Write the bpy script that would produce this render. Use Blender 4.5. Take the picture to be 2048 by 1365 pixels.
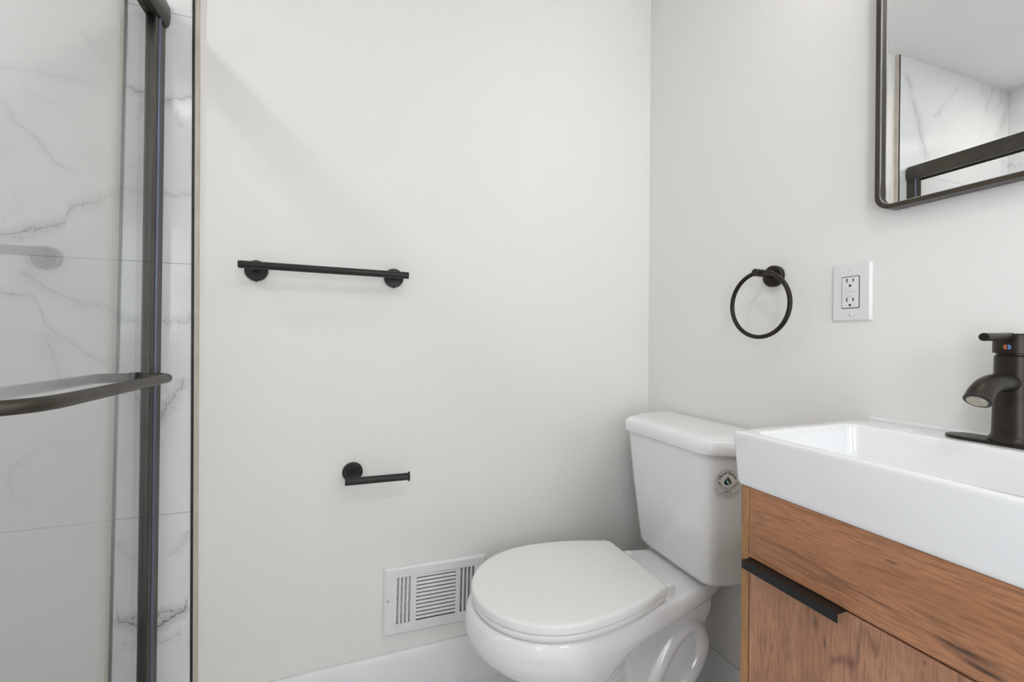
import bpy, bmesh, math, random
from mathutils import Vector, Matrix
random.seed(4)
S = bpy.context.scene
for o in list(bpy.data.objects): bpy.data.objects.remove(o)

# ------------------------------------------------------------------ camera, world, exposure
CH = 1.036                                   # camera height
cam_d = bpy.data.cameras.new('camera'); cam = bpy.data.objects.new('camera', cam_d); S.collection.objects.link(cam)
cam_d.sensor_width = 36; cam_d.lens = 861.6 / 2048 * 36; cam_d.clip_start = 0.01
yaw, pit, rol = 0.35746, -0.00364, 0.006495
v = Vector((math.sin(yaw)*math.cos(pit), math.cos(yaw)*math.cos(pit), math.sin(pit)))
r = Vector((math.cos(yaw), -math.sin(yaw), 0)); u = r.cross(v)
r2 = r*math.cos(rol) + u*math.sin(rol); u2 = r2.cross(v)
M = Matrix.Identity(4)
for i, c in enumerate((r2, u2, -v)):
    for j in range(3): M[j][i] = c[j]
M.translation = (0, 0, CH); cam.matrix_world = M
S.camera = cam
w = bpy.data.worlds.new('world'); S.world = w; w.use_nodes = True
w.node_tree.nodes['Background'].inputs[0].default_value = (0.88, 0.935, 1, 1)     # overcast daylight for fill, through each added window
w.node_tree.nodes['Background'].inputs[1].default_value = 6.5
S.view_settings.view_transform = 'Standard'; S.view_settings.look = 'None'
S.view_settings.gamma = 1; S.view_settings.use_curve_mapping = False
S.view_settings.exposure = 0.27
ROOM_LAMP, SHOWER_LAMP, VANITY_LAMP = 72.0, 68.0, 13.0

XW, YW, YT, ZC = 0.997, 1.2734, 1.2604, 2.345     # right wall, painted back wall, tile face, ceiling
XL, YF = -1.235, -1.45                              # shower far wall, wall behind the camera

# ------------------------------------------------------------------ materials
def new_mat(name):
    m = bpy.data.materials.new(name); m.use_nodes = True
    nt = m.node_tree; return m, nt, nt.nodes['Principled BSDF']
def mat(name, col, rough=0.5, metal=0.0, coat=0.0, spec=0.5, bump=0.0, bscale=200, var=0.0, vscale=8):
    m, nt, b = new_mat(name)
    b.inputs['Base Color'].default_value = (*col, 1); b.inputs['Roughness'].default_value = rough
    b.inputs['Metallic'].default_value = metal; b.inputs['Coat Weight'].default_value = coat
    b.inputs['Coat Roughness'].default_value = 0.05
    b.inputs['Specular IOR Level'].default_value = spec
    tc = nt.nodes.new('ShaderNodeTexCoord')
    if bump:
        n = nt.nodes.new('ShaderNodeTexNoise'); n.inputs['Scale'].default_value = bscale; n.inputs['Detail'].default_value = 3
        nt.links.new(tc.outputs['Object'], n.inputs['Vector'])
        bp = nt.nodes.new('ShaderNodeBump'); bp.inputs['Strength'].default_value = bump; bp.inputs['Distance'].default_value = 0.001
        nt.links.new(n.outputs['Fac'], bp.inputs['Height']); nt.links.new(bp.outputs['Normal'], b.inputs['Normal'])
    if var:
        n = nt.nodes.new('ShaderNodeTexNoise'); n.inputs['Scale'].default_value = vscale; n.inputs['Detail'].default_value = 4
        nt.links.new(tc.outputs['Object'], n.inputs['Vector'])
        rp = nt.nodes.new('ShaderNodeValToRGB')
        rp.color_ramp.elements[0].position = 0.3; rp.color_ramp.elements[1].position = 0.7
        rp.color_ramp.elements[0].color = tuple(max(0, c*(1-var)) for c in col)+(1,)
        rp.color_ramp.elements[1].color = tuple(min(1, c*(1+var)) for c in col)+(1,)
        nt.links.new(n.outputs['Fac'], rp.inputs['Fac']); nt.links.new(rp.outputs['Color'], b.inputs['Base Color'])
    return m
PAINT = mat('wall paint', (0.90, 0.882, 0.855), 0.55, bump=0.05, bscale=350)
CEIL = mat('ceiling paint', (0.93, 0.93, 0.93), 0.7, bump=0.05, bscale=300)
TRIM = mat('trim paint', (0.87, 0.87, 0.875), 0.35, bump=0.02, bscale=60)
TAN = mat('caulked tile edge', (0.62, 0.56, 0.47), 0.6, var=0.08, vscale=20)
PORC = mat('porcelain', (0.93, 0.93, 0.935), 0.07, coat=0.5, bump=0.01, bscale=15)
SEATP = mat('seat plastic', (0.92, 0.915, 0.905), 0.22, bump=0.01, bscale=15)
VENT = mat('vent enamel', (0.86, 0.86, 0.86), 0.4, bump=0.02, bscale=200)
DARKIN = mat('dark cavity', (0.03, 0.03, 0.03), 0.8, var=0.2)
GALV = mat('galvanised duct', (0.35, 0.35, 0.36), 0.5, 0.6, var=0.2, vscale=30)
BLACK = mat('matte black metal', (0.022, 0.021, 0.020), 0.38, 0.3, bump=0.03, bscale=500, var=0.15, vscale=40)
PBAR = mat('pull bar metal', (0.070, 0.060, 0.048), 0.34, 0.75, bump=0.04, bscale=500, var=0.25, vscale=25)
BRONZE = mat('dark bronze metal', (0.038, 0.032, 0.025), 0.36, 0.75, bump=0.06, bscale=500, var=0.25, vscale=25)
FRAMEM = mat('mirror frame metal', (0.085, 0.073, 0.058), 0.30, 0.85, var=0.12, vscale=12)
SHOWERM = mat('shower frame metal', (0.075, 0.068, 0.056), 0.35, 0.6, bump=0.02, bscale=400, var=0.15, vscale=12)
JAMBM = mat('jamb bead blue sheen', (0.15, 0.165, 0.23), 0.32, 0.75, var=0.06, vscale=12)  # bluish tint stands in for daylight reflected by the dark metal
STRIP = mat('tile edge metal', (0.045, 0.042, 0.035), 0.45, 0.5, var=0.3, vscale=60)
PULLM = mat('black pull', (0.012, 0.012, 0.012), 0.4, 0.2, bump=0.06, bscale=700, var=0.2)
STEEL = mat('screw steel', (0.55, 0.55, 0.54), 0.3, 0.9, var=0.1)
PLATE = mat('outlet plastic', (0.83, 0.83, 0.82), 0.25, bump=0.01, bscale=50)
CHROME = mat('chrome', (0.75, 0.75, 0.75), 0.1, 1.0, var=0.03)
HEADM = mat('drain strainer', (0.45, 0.42, 0.36), 0.4, 0.6, var=0.2, vscale=200)
RED = mat('red mark', (0.55, 0.16, 0.08), 0.4, var=0.05); BLUE = mat('blue mark', (0.10, 0.22, 0.50), 0.4, var=0.05)
STICK = mat('clear sticker', (0.74, 0.73, 0.70), 0.35, var=0.02)
INK = mat('sticker ink', (0.06, 0.06, 0.06), 0.5, var=0.05)
NAVY = mat('sticker navy', (0.012, 0.03, 0.08), 0.4, var=0.05); GREEN = mat('sticker green', (0.05, 0.09, 0.04), 0.4, var=0.05)
SKYB = mat('sticker pale green', (0.45, 0.65, 0.55), 0.4, var=0.05)
m, nt, b = new_mat('mirror silver'); MIRROR = m
b.inputs['Metallic'].default_value = 1; b.inputs['Roughness'].default_value = 0.0
tc = nt.nodes.new('ShaderNodeTexCoord'); n = nt.nodes.new('ShaderNodeTexNoise'); n.inputs['Scale'].default_value = 1
rp = nt.nodes.new('ShaderNodeValToRGB'); rp.color_ramp.elements[0].color = (0.95, 0.96, 0.955, 1); rp.color_ramp.elements[1].color = (0.955, 0.965, 0.96, 1)
nt.links.new(tc.outputs['Object'], n.inputs['Vector']); nt.links.new(n.outputs['Fac'], rp.inputs['Fac']); nt.links.new(rp.outputs['Color'], b.inputs['Base Color'])

def emis(name, col, strength):
    m, nt, b = new_mat(name); b.inputs['Base Color'].default_value = (0.9, 0.9, 0.9, 1)
    n = nt.nodes.new('ShaderNodeRGB'); n.outputs[0].default_value = (*col, 1)
    nt.links.new(n.outputs[0], b.inputs['Emission Color']); b.inputs['Emission Strength'].default_value = strength
    return m

class NG:
    """small helper for building node math"""
    def __init__(s, nt): s.nt = nt
    def lnk(s, a, sock):
        if isinstance(a, (int, float)): sock.default_value = a
        else: s.nt.links.new(a, sock)
    def m(s, op, a, b=0.0, c=None, clamp=False):
        n = s.nt.nodes.new('ShaderNodeMath'); n.operation = op; n.use_clamp = clamp
        s.lnk(a, n.inputs[0]); s.lnk(b, n.inputs[1])
        if c is not None: s.lnk(c, n.inputs[2])
        return n.outputs[0]
    def noise(s, vec, scale, detail=4, rough=0.5, dist=0.0):
        n = s.nt.nodes.new('ShaderNodeTexNoise'); n.inputs['Scale'].default_value = scale
        n.inputs['Detail'].default_value = detail; n.inputs['Roughness'].default_value = rough; n.inputs['Distortion'].default_value = dist
        s.nt.links.new(vec, n.inputs['Vector']); return n.outputs['Fac']
    def smooth(s, x, a, b, lo=0.0, hi=1.0):
        n = s.nt.nodes.new('ShaderNodeMapRange'); n.interpolation_type = 'SMOOTHSTEP'
        s.lnk(x, n.inputs['Value'])
        n.inputs['From Min'].default_value = a; n.inputs['From Max'].default_value = b
        n.inputs['To Min'].default_value = lo; n.inputs['To Max'].default_value = hi
        return n.outputs['Result']
    def mix(s, f, a, b):
        n = s.nt.nodes.new('ShaderNodeMix'); n.data_type = 'RGBA'
        s.lnk(f, n.inputs[0])
        for x, i in ((a, 6), (b, 7)):
            if isinstance(x, tuple): n.inputs[i].default_value = x
            else: s.nt.links.new(x, n.inputs[i])
        return n.outputs[2]
    def mapping(s, vec, scale=(1, 1, 1), loc=(0, 0, 0), rot=(0, 0, 0)):
        n = s.nt.nodes.new('ShaderNodeMapping'); n.inputs['Scale'].default_value = scale
        n.inputs['Location'].default_value = loc; n.inputs['Rotation'].default_value = rot
        s.nt.links.new(vec, n.inputs['Vector']); return n.outputs[0]

# marble veins on the back tile wall, as (x, z) runs with strength and half width
VEINS = [
 ([(-.73,1.245),(-.708,1.252),(-.659,1.271),(-.618,1.282),(-.603,1.297),(-.600,1.315),(-.575,1.336),(-.535,1.354),(-.500,1.381),(-.496,1.412),(-.463,1.461)], .75, .0035),
 ([(-.72,1.249),(-.708,1.249),(-.676,1.247),(-.647,1.262),(-.605,1.283)], .45, .0025),
 ([(-.73,1.56),(-.708,1.543),(-.697,1.522),(-.684,1.499),(-.660,1.487),(-.635,1.448),(-.602,1.406)], .38, .002),
 ([(-.73,1.615),(-.708,1.618),(-.627,1.62),(-.54,1.611),(-.489,1.607),(-.437,1.592)], .28, .003),
 ([(-.676,1.582),(-.635,1.558),(-.584,1.528),(-.503,1.501)], .22, .0025),
 ([(-.73,1.145),(-.708,1.136),(-.659,1.121),(-.647,1.086),(-.632,1.06),(-.6,1.029),(-.574,1.004),(-.538,.979),(-.464,.95)], .45, .0025),
 ([(-.68,1.17),(-.667,1.164),(-.626,1.142),(-.583,1.117),(-.538,1.103),(-.502,1.087),(-.462,1.065)], .38, .0045),
 ([(-.636,1.045),(-.622,1.006),(-.619,.962),(-.612,.923)], .28, .005),
 ([(-.426,1.588),(-.403,1.608),(-.364,1.622)], .6, .0022),
 ([(-.44,1.63),(-.426,1.612),(-.403,1.586),(-.388,1.541)], .35, .002),
 ([(-.493,1.368),(-.425,1.383),(-.363,1.382)], .45, .002),
 ([(-.445,1.068),(-.402,1.072),(-.363,1.085)], .4, .0022),
 ([(-.46,.80),(-.427,.844),(-.414,.863),(-.396,.9),(-.386,.921),(-.380,.94)], .55, .003),
 ([(-.47,.335),(-.443,.34),(-.426,.348),(-.399,.358),(-.379,.369),(-.363,.397)], 1.0, .0035),
 ([(-.45,.366),(-.429,.37),(-.399,.368),(-.363,.382)], .6, .003),
 ([(-.438,.305),(-.414,.311),(-.382,.316)], .3, .004),
 ([(-.515,.265),(-.507,.281),(-.491,.315),(-.46,.332)], .5, .003),
 ([(-.58,1.726),(-.549,1.694),(-.535,1.674),(-.524,1.685)], .3, .003),
 ([(-.405,.502),(-.395,.522),(-.367,.562)], .3, .003),
 ([(-.609,1.318),(-.557,1.315),(-.475,1.338)], .2, .002),
 ([(-.419,2.27),(-.447,2.177),(-.483,2.102),(-.528,1.979),(-.561,1.9)], .5, .006),
 ([(-.799,2.285),(-.715,2.194),(-.622,2.103)], .35, .005),
 ([(-1.252,2.339),(-1.191,2.194),(-1.135,2.092)], .4, .006),
 ([(-1.115,2.364),(-1.05,2.254),(-1.038,2.192)], .3, .005),
]
GROUT_Z = (1.8154, 1.2146, 0.6090)
def marble(name, axis, veins=(), grout_z=(), grout_u=(), base=(0.86, 0.86, 0.86), rough=0.12, amount=1.0):
    """white marble-look porcelain; axis picks which object axes are (u, v)"""
    m, nt, b = new_mat(name); g = NG(nt)
    tc = nt.nodes.new('ShaderNodeTexCoord'); sp = nt.nodes.new('ShaderNodeSeparateXYZ')
    nt.links.new(tc.outputs['Object'], sp.inputs[0]); P = tc.outputs['Object']
    U, V_ = sp.outputs[axis[0]], sp.outputs[axis[1]]
    n1 = g.noise(P, 22, 5, .6); n2 = g.noise(g.mapping(P, loc=(3.1, 7.7, 1.3)), 24, 5, .6)
    n3 = g.noise(g.mapping(P, loc=(1.1, 2.7, 5.3)), 90, 3, .6)
    du = g.m('MULTIPLY_ADD', g.m('SUBTRACT', n1, .5), .045, g.m('MULTIPLY', g.m('SUBTRACT', n3, .5), .012))
    dv = g.m('MULTIPLY_ADD', g.m('SUBTRACT', n2, .5), .045, g.m('MULTIPLY', g.m('SUBTRACT', n3, .5), -.012))
    U2, V2 = g.m('ADD', U, du), g.m('ADD', V_, dv)
    patch = g.smooth(g.noise(g.mapping(P, loc=(5, 5, 5)), 14, 3), .3, .65, .45, 1.0)
    tot = None
    for pts, st, hw in veins:
        st = min(1.0, st*(1.15 if pts[0][0] < -.45 else 1.25)); hw *= 1.25
        xs = [p[0] for p in pts]; ys = [p[1] for p in pts]
        swap = (max(ys)-min(ys)) > 1.0*(max(xs)-min(xs))
        q = sorted((p[1], p[0]) for p in pts) if swap else sorted(pts)
        A, B = (V2, U2) if swap else (U2, V2)
        a0, a1 = q[0][0], q[-1][0]; b0, b1 = min(p[1] for p in q), max(p[1] for p in q)
        b0 -= .01; b1 += .01
        fc = nt.nodes.new('ShaderNodeFloatCurve'); cv = fc.mapping.curves[0]
        nrm = [((p[0]-a0)/(a1-a0), (p[1]-b0)/(b1-b0)) for p in q]
        cv.points[0].location = nrm[0]; cv.points[1].location = nrm[-1]
        for p in nrm[1:-1]: cv.points.new(*p)
        for p in cv.points: p.handle_type = 'VECTOR'
        fc.mapping.update()
        t = g.m('MULTIPLY', g.m('SUBTRACT', A, a0), 1/(a1-a0))
        nt.links.new(t, fc.inputs['Value'])
        cb = g.m('MULTIPLY_ADD', fc.outputs[0], b1-b0, b0)
        d = g.m('ABSOLUTE', g.m('SUBTRACT', B, cb))
        core = g.smooth(d, 0, hw, st, 0)
        halo = g.smooth(d, 0, hw*7, st*.36, 0)
        rng = g.m('MULTIPLY', g.smooth(t, -.04, .06), g.smooth(t, .94, 1.04, 1, 0))
        val = g.m('MULTIPLY', g.m('MAXIMUM', core, halo), rng)
        tot = val if tot is None else g.m('MAXIMUM', tot, val)
    # broad random veining
    w1 = g.noise(g.mapping(P, scale=(1, 1, 1), rot=(.4, .7, .2)), 1.6, 5, .55, .6)
    rid = g.smooth(g.m('ABSOLUTE', g.m('SUBTRACT', w1, .5)), 0, .012, 1, 0)
    msk = g.smooth(g.noise(g.mapping(P, loc=(9, 2, 4)), 2.3, 2), .52, .72)
    rnd = g.m('MULTIPLY', g.m('MULTIPLY', rid, msk), .5*amount)
    cloud = g.smooth(g.noise(g.mapping(P, loc=(2, 8, 6)), 4.5, 4, .6), .5, .8, 0, .10)
    if tot is None: tot = rnd
    else: tot = g.m('MAXIMUM', g.m('MULTIPLY', tot, patch), g.m('MULTIPLY', rnd, .5))
    tot = g.m('ADD', tot, cloud, clamp=True)
    col = g.mix(tot, (*base, 1), (.20, .21, .215, 1))
    gr = None
    for src, vals in ((V_, grout_z), (U, grout_u)):
        for z in vals:
            e = g.smooth(g.m('ABSOLUTE', g.m('SUBTRACT', src, z)), .0006, .0012, 1, 0)
            gr = e if gr is None else g.m('MAXIMUM', gr, e)
    if gr is not None:
        col = g.mix(g.m('MULTIPLY', gr, .75), col, (.38, .38, .37, 1))
        bp = nt.nodes.new('ShaderNodeBump'); bp.inputs['Strength'].default_value = .4; bp.inputs['Distance'].default_value = .001; bp.invert = True
        nt.links.new(gr, bp.inputs['Height']); nt.links.new(bp.outputs['Normal'], b.inputs['Normal'])
    nt.links.new(col, b.inputs['Base Color']); b.inputs['Roughness'].default_value = rough
    return m
TILE_BACK = marble('marble tile back', (0, 2), VEINS, GROUT_Z, ())
TILE_SIDE = marble('marble tile side', (1, 2), (), GROUT_Z, (.64, -.58))
FLOORM = marble('marble floor tile', (0, 1), (), tuple(-.4+.6*i for i in range(-2, 4)), tuple(-.7+.3*i for i in range(-3, 7)), base=(.84, .84, .84), rough=.2)

def glass_mat():
    m = bpy.data.materials.new('shower glass'); m.use_nodes = True; nt = m.node_tree; g = NG(nt)
    nt.nodes.remove(nt.nodes['Principled BSDF']); out = nt.nodes['Material Output']
    geo = nt.nodes.new('ShaderNodeNewGeometry'); dt = nt.nodes.new('ShaderNodeVectorMath'); dt.operation = 'DOT_PRODUCT'
    nt.links.new(geo.outputs['Incoming'], dt.inputs[0]); nt.links.new(geo.outputs['Normal'], dt.inputs[1])
    c = g.m('ABSOLUTE', dt.outputs['Value'])
    f = g.m('MULTIPLY_ADD', g.m('POWER', g.m('SUBTRACT', 1.0, c), 5.6), 5.6, .03)
    f = g.m('MINIMUM', f, .92)
    tr = nt.nodes.new('ShaderNodeBsdfTransparent'); gl = nt.nodes.new('ShaderNodeBsdfGlossy'); gl.inputs['Roughness'].default_value = 0
    nz = g.noise(geo.outputs['Position'], .7, 1)
    tint = g.mix(nz, (.960, .967, .968, 1), (.965, .970, .972, 1)); nt.links.new(tint, tr.inputs['Color'])
    mx = nt.nodes.new('ShaderNodeMixShader')
    nt.links.new(f, mx.inputs[0]); nt.links.new(tr.outputs[0], mx.inputs[1]); nt.links.new(gl.outputs[0], mx.inputs[2])
    nt.links.new(mx.outputs[0], out.inputs['Surface']); return m
GLASS = glass_mat()

def wood(name, along, c1, c2, knots=()):
    """oak-look laminate; along = index of the axis the grain runs on"""
    m, nt, b = new_mat(name); g = NG(nt)
    tc = nt.nodes.new('ShaderNodeTexCoord'); P = tc.outputs['Object']
    sc = [1, 1, 1]; sc[along] = .12
    sp = nt.nodes.new('ShaderNodeSeparateXYZ'); nt.links.new(P, sp.inputs[0])
    A = sp.outputs[along]; B = sp.outputs[2 if along == 1 else 1]
    # knots push the grain aside
    warp = None; dark = None
    for (ka, kb, kl, kw) in knots:
        qa = g.m('MULTIPLY', g.m('SUBTRACT', A, ka), 1/kl); qb = g.m('MULTIPLY', g.m('SUBTRACT', B, kb), 1/kw)
        rr = g.m('ADD', g.m('MULTIPLY', qa, qa), g.m('MULTIPLY', qb, qb))
        e = g.m('MULTIPLY', g.m('POWER', 2.718, g.m('MULTIPLY', rr, -.5)), kw*1.1)
        warp = e if warp is None else g.m('ADD', warp, e)
        core = g.m('POWER', 2.718, g.m('MULTIPLY', rr, -1.6))
        dark = core if dark is None else g.m('MAXIMUM', dark, core)
    base = g.mapping(P, scale=tuple(sc))
    if warp is not None:
        cx = nt.nodes.new('ShaderNodeCombineXYZ')
        off = g.m('MULTIPLY', warp, 1.0)
        nt.links.new(off, cx.inputs[2 if along == 1 else 1])
        va = nt.nodes.new('ShaderNodeVectorMath'); va.operation = 'ADD'
        nt.links.new(base, va.inputs[0]); nt.links.new(cx.outputs[0], va.inputs[1]); base = va.outputs[0]
    broad = g.noise(base, 16, 4, .55, .5)
    fine = g.noise(base, 240, 4, .65, .2)
    sc2 = [1, 1, 1]; sc2[along] = .035
    pore = g.noise(g.mapping(P, scale=tuple(sc2)), 620, 2, .5)
    mott = g.noise(g.mapping(P, loc=(3, 1, 4)), 26, 4, .6)
    col = g.mix(g.smooth(broad, .32, .68), c1, c2)
    col = g.mix(g.smooth(fine, .42, .66, 0, .5), col, tuple(c*.58 for c in c1[:3])+(1,))
    col = g.mix(g.smooth(pore, .54, .68, 0, .5), col, tuple(c*.45 for c in c1[:3])+(1,))
    col = g.mix(g.smooth(mott, .45, .75, 0, .22), col, (.20, .125, .075, 1))
    ring = g.m('ABSOLUTE', g.m('SUBTRACT', g.noise(base, 9, 3, .5, .4), .5))
    lines = g.m('MULTIPLY', g.smooth(ring, 0, .012, 1, 0), g.smooth(g.noise(g.mapping(P, loc=(7, 7, 7)), 7, 1), .52, .62))
    col = g.mix(g.m('MULTIPLY', lines, .45), col, (.075, .035, .03, 1))
    if dark is not None:
        kn = g.m('MULTIPLY', dark, g.smooth(g.noise(base, 110, 4, .7), .36, .56))
        col = g.mix(g.m('MULTIPLY', kn, .9, clamp=True), col, (.05, .03, .025, 1))
    nt.links.new(col, b.inputs['Base Color']); b.inputs['Roughness'].default_value = .5
    bp = nt.nodes.new('ShaderNodeBump'); bp.inputs['Strength'].default_value = .1; bp.inputs['Distance'].default_value = .0004
    nt.links.new(pore, bp.inputs['Height']); nt.links.new(bp.outputs['Normal'], b.inputs['Normal'])
    return m
OAK_H = wood('oak drawer front', 1, (.42, .185, .085, 1), (.53, .248, .125, 1), [(.274, .6945, .030, .0065), (.252, .683, .022, .004), (.339, .759, .010, .0016), (.36, .700, .05, .0012)])
OAK_V = wood('oak door front', 2, (.44, .215, .125, 1), (.56, .29, .175, 1), [(.626, .4335, .010, .005), (.603, .4200, .008, .003), (.656, .305, .003, .002)])
OAK_S = wood('oak side panel', 2, (.42, .215, .085, 1), (.52, .28, .12, 1))

# ------------------------------------------------------------------ mesh helpers
def obj(name, bm, m, parent=None, smooth=None, bevel=0, segs=2):
    bmesh.ops.recalc_face_normals(bm, faces=bm.faces)
    me = bpy.data.meshes.new(name); bm.to_mesh(me); bm.free()
    o = bpy.data.objects.new(name, me); S.collection.objects.link(o)
    for mm in (m if isinstance(m, (list, tuple)) else [m]): me.materials.append(mm)
    if smooth is not None:
        for p in me.polygons: p.use_smooth = True
        me.set_sharp_from_angle(angle=math.radians(smooth))
    if bevel:
        bv = o.modifiers.new('bevel', 'BEVEL'); bv.width = bevel; bv.segments = segs; bv.limit_method = 'ANGLE'; bv.angle_limit = math.radians(40)
        for p in me.polygons: p.use_smooth = True
        bv.harden_normals = True
    if parent:
        o.parent = parent; o.matrix_parent_inverse = parent.matrix_world.inverted()
    return o
def thing(name, label, cat, loc, group=None):
    o = bpy.data.objects.new(name, None); S.collection.objects.link(o); o.location = loc; o.empty_display_size = .05
    o.matrix_world = Matrix.Translation(loc)
    o['label'] = label; o['category'] = cat
    if group: o['group'] = group
    return o
def struct(name, bm, m, **k):
    o = obj(name, bm, m, **k); o['kind'] = 'structure'; return o
def BM(): return bmesh.new()
def box(bm, a, b):
    vs = [bm.verts.new((x, y, z)) for x in (a[0], b[0]) for y in (a[1], b[1]) for z in (a[2], b[2])]
    for f in ((0,1,3,2),(4,6,7,5),(0,4,5,1),(2,3,7,6),(0,2,6,4),(1,5,7,3)): bm.faces.new([vs[i] for i in f])
    return vs
def frame_of(d):
    d = Vector(d).normalized(); a = Vector((0, 0, 1)) if abs(d.z) < .9 else Vector((1, 0, 0))
    x = d.cross(a).normalized(); return x, x.cross(d).normalized(), d
def loft(bm, loops, cap0=True, cap1=True, closed=True):
    L = [[bm.verts.new(p) for p in lp] for lp in loops]; n = len(L[0])
    for A, B in zip(L, L[1:]):
        for i in range(n if closed else n-1): bm.faces.new((A[i], A[(i+1) % n], B[(i+1) % n], B[i]))
    if cap0: bm.faces.new(L[0][::-1])
    if cap1: bm.faces.new(L[-1])
    return L
def circ(c, d, rad, n=32, rx=None):
    x, y, _ = frame_of(d); c = Vector(c); rx = rx or rad
    return [c + x*rx*math.cos(2*math.pi*i/n) + y*rad*math.sin(2*math.pi*i/n) for i in range(n)]
def lathe(bm, c, d, prof, n=40):
    """prof = [(distance along d, radius)...]"""
    d = Vector(d).normalized(); c = Vector(c)
    loft(bm, [circ(c+d*t, d, max(rr, 1e-5), n) for t, rr in prof])
def cyl(bm, a, b, rad, n=32, ch=0):
    a, b = Vector(a), Vector(b); L = (b-a).length
    pr = [(0, rad-ch), (ch, rad), (L-ch, rad), (L, rad-ch)] if ch else [(0, rad), (L, rad)]
    lathe(bm, a, b-a, pr, n)
def catmull(pts, k=8):
    P = [Vector(p) for p in pts]; P = [2*P[0]-P[1]] + P + [2*P[-1]-P[-2]]; out = []
    for i in range(1, len(P)-2):
        for j in range(k):
            t = j/k; a, b, c, d = P[i-1:i+3]
            out.append(.5*((2*b)+(-a+c)*t+(2*a-5*b+4*c-d)*t*t+(-a+3*b-3*c+d)*t**3))
    out.append(P[-2]); return out
def tube(bm, pts, rad, n=24, closed=False, up=None, rx=None):
    """sweep a circle (or an ellipse: rx across) along a path"""
    P = [Vector(p) for p in pts]; N = len(P); loops = []
    rads = rad if isinstance(rad, (list, tuple)) else [rad]*N
    T = []
    for i in range(N):
        a = P[i-1] if (i or closed) else P[i]; b = P[(i+1) % N] if (i < N-1 or closed) else P[i]
        T.append((b-a).normalized())
    up = Vector(up) if up else frame_of(T[0])[0]
    for i in range(N):
        x = (up - T[i]*up.dot(T[i])).normalized(); up = x if rx is None else up; y = T[i].cross(x)
        ra = rx if rx else rads[i]
        loops.append([P[i] + x*ra*math.cos(2*math.pi*j/n) + y*rads[i]*math.sin(2*math.pi*j/n) for j in range(n)])
    if closed: loops.append(loops[0])
    loft(bm, loops, not closed, not closed)
    if closed: bmesh.ops.remove_doubles(bm, verts=bm.verts, dist=1e-6)
def rrect(u0, u1, v0, v1, rad, n=6):
    pts = []
    for cu, cv, a0 in ((u1-rad, v1-rad, 0), (u0+rad, v1-rad, 90), (u0+rad, v0+rad, 180), (u1-rad, v0+rad, 270)):
        for i in range(n+1):
            a = math.radians(a0+90*i/n); pts.append((cu+rad*math.cos(a), cv+rad*math.sin(a)))
    return pts
def text_mesh(ch, size, extr=0.0):
    cu = bpy.data.curves.new('t', 'FONT'); cu.body = ch; cu.size = size; cu.offset = size*.018; cu.align_x = 'CENTER'; cu.align_y = 'CENTER'; cu.extrude = extr
    o = bpy.data.objects.new('t', cu); S.collection.objects.link(o)
    dg = bpy.context.evaluated_depsgraph_get(); me = bpy.data.meshes.new_from_object(o.evaluated_get(dg))
    bpy.data.objects.remove(o); bpy.data.curves.remove(cu); return me
def add_mesh(bm, me, mtx):
    n0 = len(bm.verts); bm.from_mesh(me); bm.verts.ensure_lookup_table()
    for vv in bm.verts[n0:]: vv.co = mtx @ vv.co
    bpy.data.meshes.remove(me)

# ------------------------------------------------------------------ the room
bm = BM(); box(bm, (XL-.1, YF-.1, -.1), (XW+.1, YW+.1, 0)); struct('floor', bm, FLOORM)
bm = BM(); box(bm, (XL-.1, YF-.1, ZC), (XW+.1, YW+.1, ZC+.1)); struct('ceiling', bm, CEIL)
bm = BM(); box(bm, (-.353, YW, 0), (XW+.1, YW+.1, ZC)); struct('wall_back', bm, PAINT)
bm = BM(); box(bm, (XW, YF, 0), (XW+.1, YW, ZC)); struct('wall_right', bm, PAINT)
bm = BM(); box(bm, (XL, YT, 0), (-.3595, YW+.1, ZC)); struct('wall_shower', bm, TILE_BACK)
bm = BM(); box(bm, (-.3595, YT+.0005, .0), (-.353, YW, ZC)); struct('trim_1', bm, TAN)
bm = BM(); box(bm, (-.3655, YT-.0030, .0), (-.3600, YT, ZC)); struct('trim_2', bm, STRIP, bevel=.0008)
bm = BM(); box(bm, (XL-.1, -.36, 0), (XL, YT, ZC)); struct('wall_left', bm, TILE_SIDE)
bm = BM(); box(bm, (XL-.1, -.46, 0), (-.40, -.36, ZC)); struct('wall_partition', bm, TILE_BACK)
def fill_window(name, P, w0, w1, z0, z1, out):  # builds the unseen openings added to let fill daylight in
    """frame and pane in a wall opening; P maps (along, depth, z) to the room; out = outward direction"""
    bm = BM()
    for a0, a1, b0, b1 in ((w0, w1, z0, z0+.05), (w0, w1, z1-.05, z1), (w0, w0+.05, z0+.05, z1-.05), (w1-.05, w1, z0+.05, z1-.05), (w0+.05, w1-.05, (z0+z1)/2-.02, (z0+z1)/2+.02)):
        box(bm, P(a0, .03, b0), P(a1, .07, b1))
    wn = struct(name, bm, TRIM)
    bm = BM(); box(bm, P(w0+.05, .049, z0+.05), P(w1-.05, .053, z1-.05)); obj('fill_pane', bm, GLASS, wn)
    al = bpy.data.lights.new('fill_portal', 'AREA'); al.shape = 'RECTANGLE'; al.size = w1-w0-.1; al.size_y = z1-z0-.1; al.cycles.is_portal = True
    ao = bpy.data.objects.new('fill_portal', al); S.collection.objects.link(ao); ao.location = P((w0+w1)/2, .085, (z0+z1)/2)
    ao.rotation_euler = (-Vector(out)).to_track_quat('-Z', 'Y').to_euler(); ao.parent = wn
bm = BM()
WX0, WX1, WZ0, WZ1 = .30, .85, 1.0, 1.9
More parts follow.
